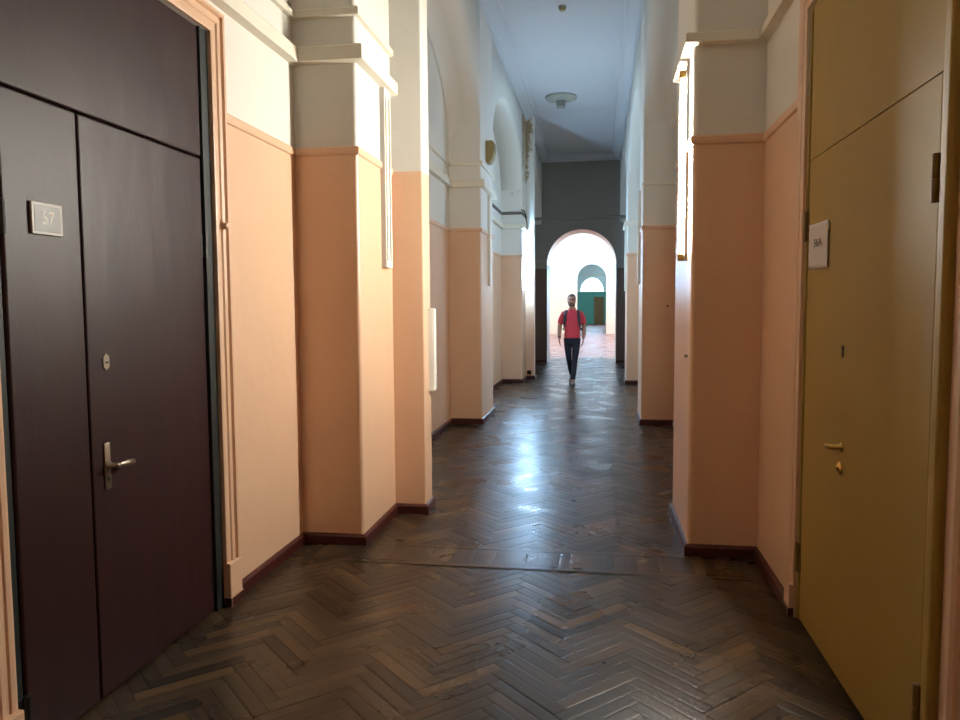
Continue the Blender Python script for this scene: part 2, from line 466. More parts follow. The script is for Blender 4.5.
trim('trim_2', [(XL, .36), (XL, 4.745), (PL, 4.745), (PL, 5.546)], corn, 1, 'cream')
trim('trim_3', [(XL, .36), (XL, 4.745), (PL, 4.745), (PL, 5.546)], mould, 1, 'cream')
b2 = [(XL, 5.779), (XL, 9.93), (PL, 9.93), (PL, 11.076), (XL, 11.076), (XL, 15.40), (PL, 15.40), (PL, 16.20)]
trim('trim_4', b2, dado, 1, 'peach'); trim('trim_5', b2, corn, 1, 'cream'); trim('trim_6', b2[:5], mould, 1, 'cream'); trim('trim_18', b2[4:], mould, 1, 'dirty')
trim('trim_7', [(XR, 4.03), (XR, 4.837), (PR, 4.837), (PR, 5.83)], dado, -1, 'peach')
c7 = [(XR, .36), (XR, 4.837), (PR, 4.837), (PR, 5.60)]
trim('trim_8', c7, cornr, -1, 'cream')
thin = [(0, 3.15), (.012, 3.155), (.012, 3.175), (0, 3.18)]
b3 = [(XR, 5.83), (XR, 10.11), (PR, 10.11), (PR, 10.95), (XR, 10.95), (XR, 15.34)]
trim('trim_9', b3, thin, -1, 'cream'); trim('trim_10', b3, dado, -1, 'peach')
trim('trim_11', [(XR, 15.34), (PR, 15.34), (PR, 16.30)], corn, -1, 'cream')
trim('trim_12', [(XR, 15.34), (PR, 15.34), (PR, 16.30)], dado, -1, 'peach')
cove = [(0, 5.50), (.04, 5.50), (.05, 5.535), (.09, 5.56), (.17, 5.61), (.22, 5.615), (.24, 5.65), (0, 5.66)]
trim('trim_13', [(PL, Y0), (PL, YE), (PR, YE), (PR, Y0)], cove, 1, 'ceiling')
ew = [(XL, YE), (XR, YE)]
trim('trim_14', ew, [(0, 3.93), (.05, 3.94), (.05, 3.99), (.03, 4.02), (0, 4.02)], 1, 'end_wall')
for n_, (a, b) in ((15, (XL, -1.40)), (16, (.49, XR))):
    trim('trim_%d' % n_, [(a, YE), (b, YE)], [(0, 2.74), (.06, 2.76), (.06, 2.86), (.03, 2.9), (0, 2.9)], 1, 'end_wall')

# ---- windows
def window(nm, x, y0, y1, z0, z1, inward, bars=2, strength=1):
    t = bpy.data.objects.new(nm, None); C.objects.link(t); t['kind'] = 'structure'
    bm = bmesh.new(); f = .06
    a, b = x-.03, x+.03
    box(bm, a, b, y0, y0+f, z0, z1); box(bm, a, b, y1-f, y1, z0, z1)
    box(bm, a, b, y0+f, y1-f, z0, z0+f); box(bm, a, b, y0+f, y1-f, z1-f, z1)
    for k in range(1, bars+1):
        yy = y0+(y1-y0)*k/(bars+1); box(bm, a, b, yy-.025, yy+.025, z0+f, z1-f)
    zz = z0+(z1-z0)*.68; box(bm, a-.004, b+.004, y0+f, y1-f, zz-.025, zz+.025)
    obj('window_frame', bm, M['windowframe'], t)
    bm = bmesh.new(); box(bm, x-.004, x+.004, y0+f, y1-f, z0+f, z1-f); obj('pane', bm, M['glass'], t)
    portal((x+inward*.09, (y0+y1)/2, (z0+z1)/2), y1-y0, z1-z0, (0, -inward*PI/2, 0))
def portal(loc, sy, sz, rot):
    li = bpy.data.lights.new('daylight_portal', 'AREA'); li.shape = 'RECTANGLE'; li.size = sz; li.size_y = sy
    li.cycles.is_portal = True
    o = bpy.data.objects.new('daylight_portal', li); C.objects.link(o); o.location = loc; o.rotation_euler = rot
window('window_1', XL-.22, *WIN, 1)
window('window_2', XR+.22, *WIN, -1)

# ---- hall and far teal room
HX0, HX1, HZ = -7.0, 3.2, 6.2
hw = [(23.4+4.6*k, 27.2+4.6*k, .9, 5.0) for k in range(4)]
bm = bmesh.new(); wall_x(bm, HX0-.4, HX0, YH, YB, 0, HZ, hw); struct('wall_hall_left', bm, M['wall'])
bm = bmesh.new(); wall_x(bm, HX1, HX1+.4, YH, YB, 0, HZ, hw); struct('wall_hall_right', bm, M['wall'])
for k, h in enumerate(hw):
    window('window_%d' % (3+k), HX0-.2, *h, 1); window('window_%d' % (7+k), HX1+.2, *h, -1)
bm = bmesh.new(); box(bm, HX0-.4, HX1+.4, YH, YB, HZ, HZ+.3); struct('ceiling_hall', bm, M['ceiling'])
bm = bmesh.new(); arch_wall(bm, HX0-.4, HX1+.4, YB, YT, 6.5, -1.14, .44, 3.05, .79); struct('wall_hall_back', bm, M['wall'])
trim('baseboard_hall', [(HX0, YB), (-1.14, YB)], [(0, 0), (.03, 0), (.03, .12), (0, .13)], 1, 'peach')
trim('baseboard_hall_right', [(.44, YB), (HX1, YB)], [(0, 0), (.03, 0), (.03, .12), (0, .13)], 1, 'peach')
tw = [(46.0, 50.5, 1.0, 4.2), (54.5, 59.0, 1.0, 4.2)]
bm = bmesh.new(); wall_x(bm, -4.4, -4.0, YT, YZ, 0, 5.5, tw); struct('wall_far_left', bm, M['teal_wall'])
for k, h in enumerate(tw): window('window_%d' % (11+k), -4.2, *h, 1)
bm = bmesh.new(); box(bm, 1.6, 2.0, YT, YZ, 0, 5.5); struct('wall_far_right', bm, M['teal_wall'])
bm = bmesh.new(); box(bm, -4.4, 2.0, YT, YZ+.4, 5.5, 5.8); struct('ceiling_far', bm, M['ceiling'])
bm = bmesh.new()
arch_wall(bm, -4.4, 2.0, YZ, YZ+.4, 5.5, -1.50, .50, 2.68, 1.25, zbase=2.68)
struct('wall_far', bm, M['teal_wall'])
t = bpy.data.objects.new('window_13', None); C.objects.link(t); t['kind'] = 'structure'
bm = bmesh.new()
n = 24
for k in range(n):
    a0, a1 = PI*k/n, PI*(k+1)/n
    p = [(-.5-math.cos(a)*q, 2.68+math.sin(a)*q*1.25) for a, q in ((a0, 1), (a1, 1), (a1, .94), (a0, .94))]
    f = [bm.verts.new((x, YZ+.18, z)) for x, z in p]; b = [bm.verts.new((x, YZ+.24, z)) for x, z in p]
    for i in range(4): bm.faces.new((f[i], f[(i+1) % 4], b[(i+1) % 4], b[i]))
    bm.faces.new(f); bm.faces.new(b[::-1])
box(bm, -1.5, .5, YZ+.18, YZ+.24, 2.68, 2.74)
for a in (PI/4, PI/2, 3*PI/4):
    tube(bm, [(-.5, YZ+.21, 2.7), (-.5-math.cos(a)*.96, YZ+.21, 2.7+math.sin(a)*1.2)], .02, 6)
obj('window_frame', bm, M['windowframe'], t)
bm = bmesh.new()
ps = [(-.5-math.cos(PI*k/n)*.95, 2.7+math.sin(PI*k/n)*1.18) for k in range(n+1)]
f = [bm.verts.new((x, YZ+.205, z)) for x, z in ps]; b = [bm.verts.new((x, YZ+.215, z)) for x, z in ps]
bm.faces.new(f); bm.faces.new(b[::-1])
for i in range(len(f)): j = (i+1) % len(f); bm.faces.new((f[i], f[j], b[j], b[i]))
obj('pane', bm, M['glass'], t)
portal((-.5, YZ+.1, 3.3), 2.0, 1.25, (-PI/2, 0, PI/2))
trim('trim_17', [(-4, YZ), (1.6, YZ)], [(0, 4.02), (.05, 4.04), (.05, 4.12), (0, 4.14)], 1, 'cream')
t = bpy.data.objects.new('door_3', None); C.objects.link(t); t['kind'] = 'structure'
t['label'] = 'brown wooden door in the teal wall under the fanlight'
bm = bmesh.new(); box(bm, -.34, -.27, YZ-.05, YZ, 0, 2.28); box(bm, .40, .47, YZ-.05, YZ, 0, 2.28); box(bm, -.27, .40, YZ-.05, YZ, 2.2, 2.28)
obj('door_frame', bm, M['brown_door'], t)
bm = bmesh.new(); box(bm, -.268, .398, YZ-.035, YZ, .01, 2.195)
for z0, z1 in ((.2, .95), (1.1, 2.0)): box(bm, -.17, .30, YZ-.055, YZ-.03, z0, z1, .012)
lf = obj('door_leaf', bm, M['brown_door'], t)
bm = bmesh.new(); sphere(bm, (-.21, YZ-.08, 1.0), .035); obj('door_knob', bm, M['brass'], lf)

# ------------------------------------------------------------------ left door (57)
def empty_struct(nm, label=None):
    t = bpy.data.objects.new(nm, None); C.objects.link(t); t['kind'] = 'structure'
    if label: t['label'] = label
    return t
d1 = empty_struct('door_1', 'dark maroon double door under a fixed top panel on the left wall')
XF = XL-.018                       # leaf face
bm = bmesh.new()
box(bm, XL-.30, XL-.028, 2.19, 2.268, 0, 3.0, .004); box(bm, XL-.30, XL-.003, 3.579, 3.652, 0, 3.0, .003)
box(bm, XL-.30, XL-.06, 2.268, 3.578, 2.33, 2.36); box(bm, XL-.30, XL-.10, 2.268, 3.578, 0, 2.34)
fr = obj('door_frame', bm, M['jamb'], d1)
bm = bmesh.new(); box(bm, XL-.075, XF+.004, 2.268, 3.577, 2.356, 2.998, .009, seg=3); obj('transom_panel', bm, M['maroon'], d1)
bm = bmesh.new(); box(bm, XL-.075, XF, 2.272, 2.660, .008, 2.350, .008, seg=3); nl = obj('door_leaf', bm, M['maroon'], d1)
bm = bmesh.new(); box(bm, XL-.075, XF, 2.668, 3.575, .008, 2.350, .008, seg=3); wl = obj('door_leaf', bm, M['maroon'], d1)
# lever handle on a long plate
bm = bmesh.new()
box(bm, XF, XF+.007, 2.738, 2.774, .858, 1.05, .003)
mx = Matrix.Translation((XF+.006, 2.756, .958)) @ Matrix.Rotation(PI/2, 4, 'Y')
lathe(bm, [(.017, 0), (.017, .006), (.011, .012), (.011, .045), (.009, .052), (0, .053)], mx, 18)
tube(bm, [(XF+.046, 2.752, .958), (XF+.050, 2.785, .957), (XF+.050, 2.82, .954), (XF+.047, 2.868, .951)], [.010, .0105, .014, .0125], 12, flat=(.6, 1), up=(1, 0, 0))
obj('door_handle', bm, M['steel'], wl, smooth=True)
bm = bmesh.new()
lathe(bm, [(.010, .0), (.010, .002), (0, .002)], Matrix.Translation((XF+.0065, 2.756, .90)) @ Matrix.Rotation(PI/2, 4, 'Y'), 12)
obj('keyhole', bm, M['black'], wl)
bm = bmesh.new()
hexa = [(2.757, 1.36), (2.757, 1.402), (2.775, 1.416), (2.793, 1.402), (2.793, 1.36), (2.775, 1.346)]
f = [bm.verts.new((XF, y, z)) for y, z in hexa]; b = [bm.verts.new((XF+.005, y, z)) for y, z in hexa]
bm.faces.new(f); bm.faces.new(b)
for i in range(6): bm.faces.new((f[i], f[(i+1) % 6], b[(i+1) % 6], b[i]))
lp = obj('lock_plate', bm, M['steel'], wl)
bm = bmesh.new(); box(bm, XF+.0045, XF+.0065, 2.768, 2.786, 1.374, 1.382); obj('keyhole', bm, M['black'], wl)
for yy, par in ((3.585, wl), (2.262, nl)):
    for z0 in (1.85, .12):
        bm = bmesh.new(); lathe(bm, [(.0, 0), (.012, .003), (.012, .06), (.0125, .061), (.012, .062), (.012, .118), (0, .122)], Matrix.Translation((XF+.006, yy, z0)), 14)
        box(bm, XF-.01, XF+.002, yy-.03, yy+.03, z0+.004, z0+.118, .002)
        obj('hinge', bm, M['black'], par)
cprof = [(0, 0), (0, .018), (.012, .022), (.03, .022), (.036, .016), (.05, .016), (.056, .024), (.078, .028), (.086, .016), (.092, .016), (.099, .034), (.115, .036), (.124, .026), (.124, 0)]
bm = bmesh.new(); casing(bm, XL, 1, 2.19, 3.65, 3.0, cprof)
cs = obj('door_casing', bm, M['peach'], d1)
for a in (3.65, 2.066):
    bm = bmesh.new(); box(bm, XL, XL+.040, a-.004, a+.128, .0, .235, .006)
    box(bm, XL, XL+.045, a-.006, a+.130, 0, .05, .002, mi=1)
    obj('plinth_block', bm, [M['peach'], M['base']], cs)
bm = bmesh.new()
lathe(bm, [(.022, 0), (.022, .006), (.014, .012), (.018, .018), (.016, .026), (0, .03)], Matrix.Translation((XL+.024, 3.706, 2.025)) @ Matrix.Rotation(PI/2, 4, 'Y'), 16)
obj('bell_push', bm, M['peach'], cs, smooth=True)

# plaque 57
pq = thing('door_sign', 'small square plaque engraved 57 on the dark maroon door', 'sign', (XF, 2.4715, 1.922))
bm = bmesh.new(); box(bm, 0, .011, -.078, .078, -.058, .058, .003); obj('plate', bm, M['plaque_rim'], pq)
bm = bmesh.new(); box(bm, .0105, .0122, -.066, .066, -.047, .047, .001); obj('face', bm, M['plaque'], pq)
text_mesh('57', .068, .0005, M['numeral'], pq, 'lettering', (.0128, 0, .002), (PI/2, 0, PI/2), 1.0)

# ------------------------------------------------------------------ right door (ochre)
d2 = empty_struct('door_2', 'ochre painted door with a fixed top panel on the right wall')
XG = XR+.016
bm = bmesh.new()
box(bm, XR-.034, XR+.30, 2.30, 2.355, 0, 3.02, .014, seg=4); box(bm, XG-.002, XR+.30, 2.355, 2.469, 0, 3.02); box(bm, XG-.006, XR+.30, 3.900, 3.926, 0, 3.02, .003)
box(bm, XG, XR+.30, 2.470, 3.900, 2.992, 3.02)
f2 = obj('door_frame', bm, M['ochre'], d2)
bm = bmesh.new(); box(bm, XG+.006, XR+.30, 2.470, 3.90, 0, 3.0); obj('door_stop', bm, M['gap'], d2)
bm = bmesh.new(); box(bm, XG, XG+.05, 2.472, 3.892, 2.2895, 2.992, .002); obj('transom_panel', bm, M['ochre'], d2)
bm = bmesh.new(); box(bm, XG, XG+.05, 2.475, 3.894, .012, 2.287, .004); ol = obj('door_leaf', bm, M['ochre'], d2)
rotm = Matrix.Rotation(-PI/2, 4, 'Y')
bm = bmesh.new()
lathe(bm, [(.020, 0), (.020, .004), (.011, .008), (.010, .04), (0, .046)], Matrix.Translation((XG, 3.30, 1.0)) @ rotm, 18)
tube(bm, [(XG-.036, 3.29, 1.0), (XG-.042, 3.33, .998), (XG-.040, 3.38, .99), (XG-.034, 3.42, .985)], [.010, .010, .009, .006], 10, flat=(.7, 1), up=(1, 0, 0))
obj('door_handle', bm, M['brass'], ol, smooth=True)
bm = bmesh.new()
lathe(bm, [(.027, 0), (.027, .004), (.020, .008), (.011, .009), (.011, .016), (0, .016)], Matrix.Translation((XG, 3.315, .908)) @ rotm, 18)
obj('lock_cylinder', bm, M['brass'], ol, smooth=True)
bm = bmesh.new()
lathe(bm, [(.012, 0), (.012, .003), (.005, .004), (0, .004)], Matrix.Translation((XG, 3.325, 1.412)) @ rotm, 14)
box(bm, XG-.004, XG, 3.313, 3.327, 1.375, 1.40, .001)
obj('keyhole', bm, M['darkmetal'], ol)
for yy in (3.902, 2.474):
    for z0 in (1.90, .25):
        bm = bmesh.new()
        lathe(bm, [(0, 0), (.012, .003), (.012, .07), (.0105, .072), (.0105, .075), (.012, .077), (.012, .147), (0, .15)], Matrix.Translation((XG-.010, yy, z0)), 14)
        box(bm, XG-.004, XG+.01, yy-.022, yy+.022, z0+.004, z0+.146, .002)
        obj('hinge', bm, M['brasshinge'], ol)
bm = bmesh.new()
casing(bm, XR, -1, 2.30, 3.93, 3.02, [(0, 0), (0, .004), (.03, .010), (.034, .014), (.06, .019), (.085, .020), (.1, .012), (.1, 0)])
c2 = obj('door_casing', bm, M['peach'], d2)
for a in (3.93, 2.20):
    bm = bmesh.new(); box(bm, XR-.026, XR, a-.002, a+.102, 0, .17, .005)
    box(bm, XR-.032, XR, a-.003, a+.103, 0, .05, .002, mi=1)
    obj('plinth_block', bm, [M['peach'], M['base']], c2)

# paper notice
pn = thing('paper_notice', 'white paper sheet with handwritten 56A taped to the ochre door', 'paper', (XG-.001, 3.70, 1.868), 0)
bm = bmesh.new()
n = 10; W2, H2 = .152, .106
gr = [[bm.verts.new((-.0015-.004*abs(i/n-.5)**2*4-.002*math.sin(j*1.3+i*.4)**2, -W2+2*W2*i/n, -H2+2*H2*j/n+.004*(i/n-.5))) for j in range(n+1)] for i in range(n+1)]
for i in range(n):
    for j in range(n): bm.faces.new((gr[i][j], gr[i+1][j], gr[i+1][j+1], gr[i][j+1])).smooth = True
ext = bmesh.ops.extrude_face_region(bm, geom=bm.faces[:])
for v in [g for g in ext['geom'] if isinstance(g, bmesh.types.BMVert)]: v.co.x -= .0006
obj('sheet', bm, M['paper'], pn)
text_mesh('56A', .052, .0002, M['ink'], pn, 'lettering', (-.0085, .0, .012), (PI/2, 0, -PI/2), 1.5)
bm = bmesh.new(); box(bm, -.0085, -.002, -.156, -.142, .06, .095); obj('tape', bm, M['tray'], pn)

# ------------------------------------------------------------------ fluorescent lamps
def lamp(label, loc, side, tube_m, tray=True, h=1.27, w=.10, wing=-1):
    """vertical tube lamp; local +x points away from the wall"""
    t = thing('fluorescent_lamp', label, 'lamp', loc, 0 if side > 0 else PI, 'tube lamps on the pillars')
    bm = bmesh.new(); z0, z1 = 0, h
    if tray:
        box(bm, -.006, .012, -w/2, w/2, z0, z1, .002)
        for s in (-1, 1):
            y = s*(w/2-.009); box(bm, .01, .038, y-.009, y+.009, z0, z1, .003)
        obj('housing', bm, M['white'], t)
        bm = bmesh.new(); box(bm, .012, .018, -w/2+.018, w/2-.018, z0+.05, z1-.05); obj('reflector', bm, M['tray'], t)
        for a, b in ((z0, z0+.05), (z1-.05, z1)):
            bm = bmesh.new(); box(bm, .01, .040, -w/2+.016, w/2-.016, a, b, .003); obj('end_cap', bm, M['white'], t)
        xc = .027
    else:
        box(bm, -.006, .020, -w/2, w/2, z0, z1, .004); obj('housing', bm, M['white'], t)
        for a, b in ((z0, z0+.05), (z1-.05, z1)):
            bm = bmesh.new(); box(bm, .018, .060, -.022, .020, a, b, .008, seg=3); obj('lamp_holder', bm, M['holder'], t)
        ys = wing
        if wing:
            bm = bmesh.new(); box(bm, 0, .053, ys*.034-.002, ys*.034+.002, z0+.02, z1-.16, .001); obj('reflector', bm, M['white'], t)  # wing added to block the tube's light towards the far pillars
        xc = .036
    bm = bmesh.new()
    lathe(bm, [(0, z0+.045), (.013, z0+.047), (.0145, z0+.06), (.0145, z1-.06), (.013, z1-.047), (0, z1-.045)], Matrix.Translation((xc, 0, 0)), 16)
    obj('tube', bm, tube_m, t, smooth=True)
lamp('unlit white tube lamp on the first left pillar beside the maroon door', (PL, 5.345, 1.88), 1, M['tube_off'], w=.16)
lamp('brightly lit bare tube lamp on the right pillar beside the ochre door', (PR, 5.10, 1.885), -1, M['tube_warm'], False, 1.215, .07, -1)
lamp('unlit tube lamp edge-on on the second left pillar below the speaker', (PL, 10.60, 1.88), 1, M['tube_off'])
lamp('unlit tube lamp edge-on on the second right pillar', (PR, 10.62, 1.88), -1, M['tube_off'])
lamp('glaring lit tube lamp on the farthest left pillar, left of the archway', (PL, 15.85, 1.88), 1, M['tube_cool'], False, 1.27, .08, 0)
lamp('unlit tube lamp on the farthest right pillar, right of the archway', (PR, 15.75, 1.88), -1, M['tube_off'])

# ------------------------------------------------------------------ small fittings
ws = thing('wall_speaker', 'olive beige wedge speaker on the second left pillar above the cornice', 'speaker', (PL, 10.50, 3.57))
bm = bmesh.new()
pr = [(0, 0), (.06, .0), (.10, .06), (.115, .16), (.115, .27), (.095, .30), (0, .30)]
f = [bm.verts.new((x, -.10, z)) for x, z in pr]; b = [bm.verts.new((x, .10, z)) for x, z in pr]
bm.faces.new(f); bm.faces.new(b[::-1])
for i in range(len(pr)): j = (i+1) % len(pr); bm.faces.new((f[i], f[j], b[j], b[i]))
bmesh.ops.bevel(bm, geom=bm.edges[:], offset=.006, segments=2, affect='EDGES'); obj('body', bm, M['speaker'], ws)
bm = bmesh.new(); box(bm, .11, .119, -.08, .08, .14, .27, .003); obj('grille', bm, M['grille'], ws)

wb = thing('junction_box', 'narrow white box on the far edge of the first left pillar', 'box', (-1.303, 5.728, .935))
bm = bmesh.new(); box(bm, -.006, .04, -.046, .046, 0, .645, .004); obj('body', bm, M['white'], wb)
bm = bmesh.new(); box(bm, .038, .047, -.043, .043, .004, .641, .003); obj('lid', bm, M['white'], wb)

cl = thing('ceiling_lamp', 'round flat ceiling lamp without a shade near the archway', 'lamp', (-.735, 15.0, ZC))
bm = bmesh.new(); lathe(bm, [(0, 0), (.30, 0), (.31, -.02), (.30, -.045), (.22, -.07), (.12, -.085), (0, -.09)], None, 32); obj('plate', bm, M['lampdisc'], cl, smooth=True)
bm = bmesh.new(); box(bm, -.085, .085, -.08, .08, -.21, -.085, .015); obj('lamp_holder', bm, M['grey'], cl)
sd = thing('smoke_detector', 'small round detector on the ceiling at the top of the corridor', 'detector', (-.50, 10.55, ZC))
bm = bmesh.new(); lathe(bm, [(0, 0), (.055, 0), (.055, -.02), (.05, -.026)], None, 24); obj('base', bm, M['grey'], sd, smooth=True)
bm = bmesh.new(); lathe(bm, [(.046, -.024), (.044, -.05), (.03, -.062), (0, -.064)], None, 24); obj('dome', bm, M['speaker'], sd, smooth=True)

so = thing('wall_socket', 'small dark socket low on the farthest left pillar', 'socket', (-1.47, 16.20, .10))
bm = bmesh.new(); box(bm, -.045, .045, -.035, 0, 0, .09, .006); obj('body', bm, M['darkmetal'], so)
bm = bmesh.new()
for s in (-1, 1): lathe(bm, [(.008, 0), (.008, .002), (0, .002)], Matrix.Translation((s*.014, -.0355, .045)) @ Matrix.Rotation(PI/2, 4, 'X'), 10)
obj('socket_holes', bm, M['black'], so)

for lab, loc, rt in (('small dark nail in the front of the second right pillar', (.90, 10.11, 1.58), Matrix.Rotation(PI/2, 4, 'X')),
                     ('small nail in the side of the right pillar under the lit lamp', (PR, 4.945, 1.27), Matrix.Rotation(-PI/2, 4, 'Y'))):
    bm = bmesh.new(); lathe(bm, [(0, -.005), (.007, -.005), (.007, .012), (.013, .014), (.013, .02), (0, .023)], rt, 12)
    o = obj('wall_nail', bm, M['darkmetal']); o.location = loc; o['label'] = lab; o['category'] = 'nail'; o['group'] = 'nails in the pillars'

bm = bmesh.new()
tube(bm, [(-1.55, 15.37, 3.54), (-1.50, 15.36, 3.52), (-1.475, 15.45, 3.46), (-1.47, 15.55, 3.36), (-1.46, 15.62, 3.28), (-1.468, 15.70, 3.20), (-1.50, 15.80, 3.14)], .012, 8)
o = obj('loose_cable', bm, M['darkmetal']); o['label'] = 'short dark cable hanging by the cornice of the farthest left pillar'; o['category'] = 'cable'

# ------------------------------------------------------------------ the walking man
MX, MY = -.515, 15.30
skin_m = mat('skin', (176, 128, 106), .5)
hair_m = mat('dark_grey_hair', (62, 54, 52), .6, var=.2, vscale=60)
beard_m = mat('short_brown_beard', (84, 58, 48), .7, var=.2, vscale=80)
eye_m = mat('dark_eyes', (30, 22, 20), .3); lip_m = mat('lips', (150, 88, 80), .5)
shirt_m = mat('red_cotton', (205, 62, 76), .8, bump=.25, bscale=14)
jean_m = mat('dark_navy_denim', (26, 28, 44), .8, bump=.2, bscale=14)
shoe_m = mat('grey_shoe', (120, 108, 104), .6); sole_m = mat('dark_sole', (40, 36, 36), .7)
strap_m = mat('charcoal_nylon', (52, 48, 54), .7); pack_m = mat('dark_grey_nylon', (44, 42, 50), .7, bump=.1)
man = thing('person', 'man in red polo shirt and dark jeans walking towards us with a backpack', 'person', (MX, MY, 0))

def fuse(name, bm, m, parent, voxel, smooth_it=4, inflate=0):
    """remesh closed pieces into one continuous surface"""
    me = bpy.data.meshes.new(name); bmesh.ops.recalc_face_normals(bm, faces=bm.faces); bm.to_mesh(me); bm.free()
    t = bpy.data.objects.new(name+'_tmp', me); C.objects.link(t)
    r = t.modifiers.new('r', 'REMESH'); r.mode = 'VOXEL'; r.voxel_size = voxel
    s = t.modifiers.new('s', 'SMOOTH'); s.factor = .5; s.iterations = smooth_it
    dg = bpy.context.evaluated_depsgraph_get()
    out = bpy.data.meshes.new_from_object(t.evaluated_get(dg)); bpy.data.objects.remove(t)
    out.name = name; out.materials.clear()
    for x in (m if isinstance(m, (list, tuple)) else [m]): out.materials.append(x)
    for p in out.polygons: p.use_smooth = True
    o = bpy.data.objects.new(name, out); C.objects.link(o); o.parent = parent
    return o

S = 1.0
arm = {-1: [(-.17, .0, 1.435), (-.215, .01, 1.33), (-.252, .03, 1.165), (-.258, .0, 1.05), (-.255, -.05, .925)],
       1: [(.17, .0, 1.435), (.21, .015, 1.33), (.238, .045, 1.165), (.238, .04, 1.05), (.222, .0, .93)]}
leg = {1: [(.085, .0, .95), (.08, -.06, .74), (.058, -.14, .50), (.045, -.18, .30), (.025, -.225, .09)],
       -1: [(-.085, .0, .95), (-.08, .0, .74), (-.065, .02, .50), (-.04, .16, .31), (-.015, .29, .15)]}
bm = bmesh.new()
loft(bm, [(0, 0, .86, .128, .085), (0, 0, 1.0, .135, .09), (0, 0, 1.15, .155, .10), (0, 0, 1.3, .175, .105), (0, 0, 1.40, .18, .095), (0, .01, 1.46, .12, .07), (0, .012, 1.50, .066, .062)])
tube(bm, [(0, .015, 1.42), (0, .012, 1.52), (0, -.005, 1.60)], [.066, .058, .06], 20)
for s in (-1, 1):
    tube(bm, arm[s], [.054, .052, .046, .044, .031], 16)
    tube(bm, leg[s], [.066, .058, .044, .038, .034], 16)
    w = Vector(arm[s][-1]); d = Vector((-.05*s, -.16, -.98)).normalized()
    side = Vector((0, -1, 0)); nrm = Vector((s, 0, 0))
    tube(bm, [w-d*.02, w+d*.02, w+d*.06, w+d*.09], [.026, .032, .038, .034], 12, flat=(1.0, .5), up=(0, 1, 0))
    for k, (off, ln) in enumerate(((-.027, .068), (-.009, .078), (.009, .074), (.025, .058))):
        p0 = w+d*.08+side*(-off); p1 = p0+d*ln*.45+Vector((-s*.004, 0, 0)); p2 = p1+d*ln*.35+Vector((-s*.014, -.003, 0)); p3 = p2+d*ln*.22+Vector((-s*.014, -.002, .004))
        tube(bm, [p0, p1, p2, p3], [.0098, .0092, .0086, .0075], 8)
    q0 = w+d*.03+side*.024; q1 = q0+d*.03+side*.018+Vector((-s*.008, 0, 0)); q2 = q1+d*.03+side*.006+Vector((-s*.006, 0, 0))
    tube(bm, [q0, q1, q2], [.012, .0105, .0085], 8)
    # feet inside the shoes
    a = Vector(leg[s][-1])
    if s == 1: tube(bm, [a, a+Vector((0, -.03, -.045)), a+Vector((0, -.14, -.055))], [.036, .038, .03], 12)
    else: tube(bm, [a, a+Vector((0, -.02, -.05)), a+Vector((0, -.09, -.115))], [.036, .038, .03], 12)
# head
HC = Vector((-.012, -.012, 1.685))
def hp(x, y, z): return HC+Vector((x, y, z))
sphere(bm, hp(0, .012, .03), 1, (.076, .094, .095), 28, 20)
sphere(bm, hp(0, -.012, -.035), 1, (.060, .076, .082), 24, 16)
sphere(bm, hp(0, -.045, -.09), 1, (.034, .034, .026))
tube(bm, [hp(0, -.082, .022), hp(0, -.098, -.004), hp(0, -.108, -.022), hp(0, -.092, -.03)], [.009, .011, .0145, .012], 10)
tube(bm, [hp(-.045, -.072, .034), hp(0, -.088, .036), hp(.045, -.072, .034)], .011, 8)
for s in (-1, 1):
    sphere(bm, hp(s*.076, .01, -.002), 1, (.012, .022, .033), 12, 8)
    sphere(bm, hp(s*.04, -.06, -.018), 1, (.022, .022, .02), 12, 8)
body = fuse('body', bm, [skin_m, eye_m, lip_m], man, .007, 3)
for p in body.data.polygons:
    c = Vector(p.center)-HC
    if c.y < -.055 and abs(abs(c.x)-.031) < .013 and abs(c.z-.016) < .0085: p.material_index = 1
    if c.y < -.07 and abs(c.x) < .024 and abs(c.z+.057) < .007: p.material_index = 2
# hair, beard, brows
bm = bmesh.new()
vs = sphere(bm, hp(0, .018, .036), 1, (.083, .100, .100), 36, 26)
kill = []
for v in bm.verts:
    c = v.co-HC
    front = c.y < -.02
    lim = .088 if c.y < -.035 else (.055 if c.y < -.01 else (.012 if c.y < .012 else (-.05 if c.y > .035 else -.012)))
    if c.z < lim: kill.append(v)
    else: v.co += (v.co-hp(0, .018, .036)).normalized()*random.uniform(-.002, .006)
bmesh.ops.delete(bm, geom=kill, context='VERTS')
h = obj('hair', bm, hair_m, man, smooth=True); sm = h.modifiers.new('t', 'SOLIDIFY'); sm.thickness = .012
bm = bmesh.new()
for s in (-1, 1):
    tube(bm, [hp(s*.068, -.01, -.015), hp(s*.063, -.03, -.05), hp(s*.045, -.060, -.085), hp(0, -.078, -.10)], [.008, .013, .018, .022], 10)
    tube(bm, [hp(s*.034, -.078, -.066), hp(s*.024, -.088, -.045), hp(0, -.096, -.042)], [.008, .008, .007], 8)
fuse('beard', bm, beard_m, man, .006, 3)
for s in (-1, 1):
    bm = bmesh.new(); tube(bm, [hp(s*.016, -.096, .037), hp(s*.034, -.092, .043), hp(s*.052, -.076, .036)], [.004, .0055, .003], 8)
    obj('eyebrow', bm, hair_m, man, smooth=True)
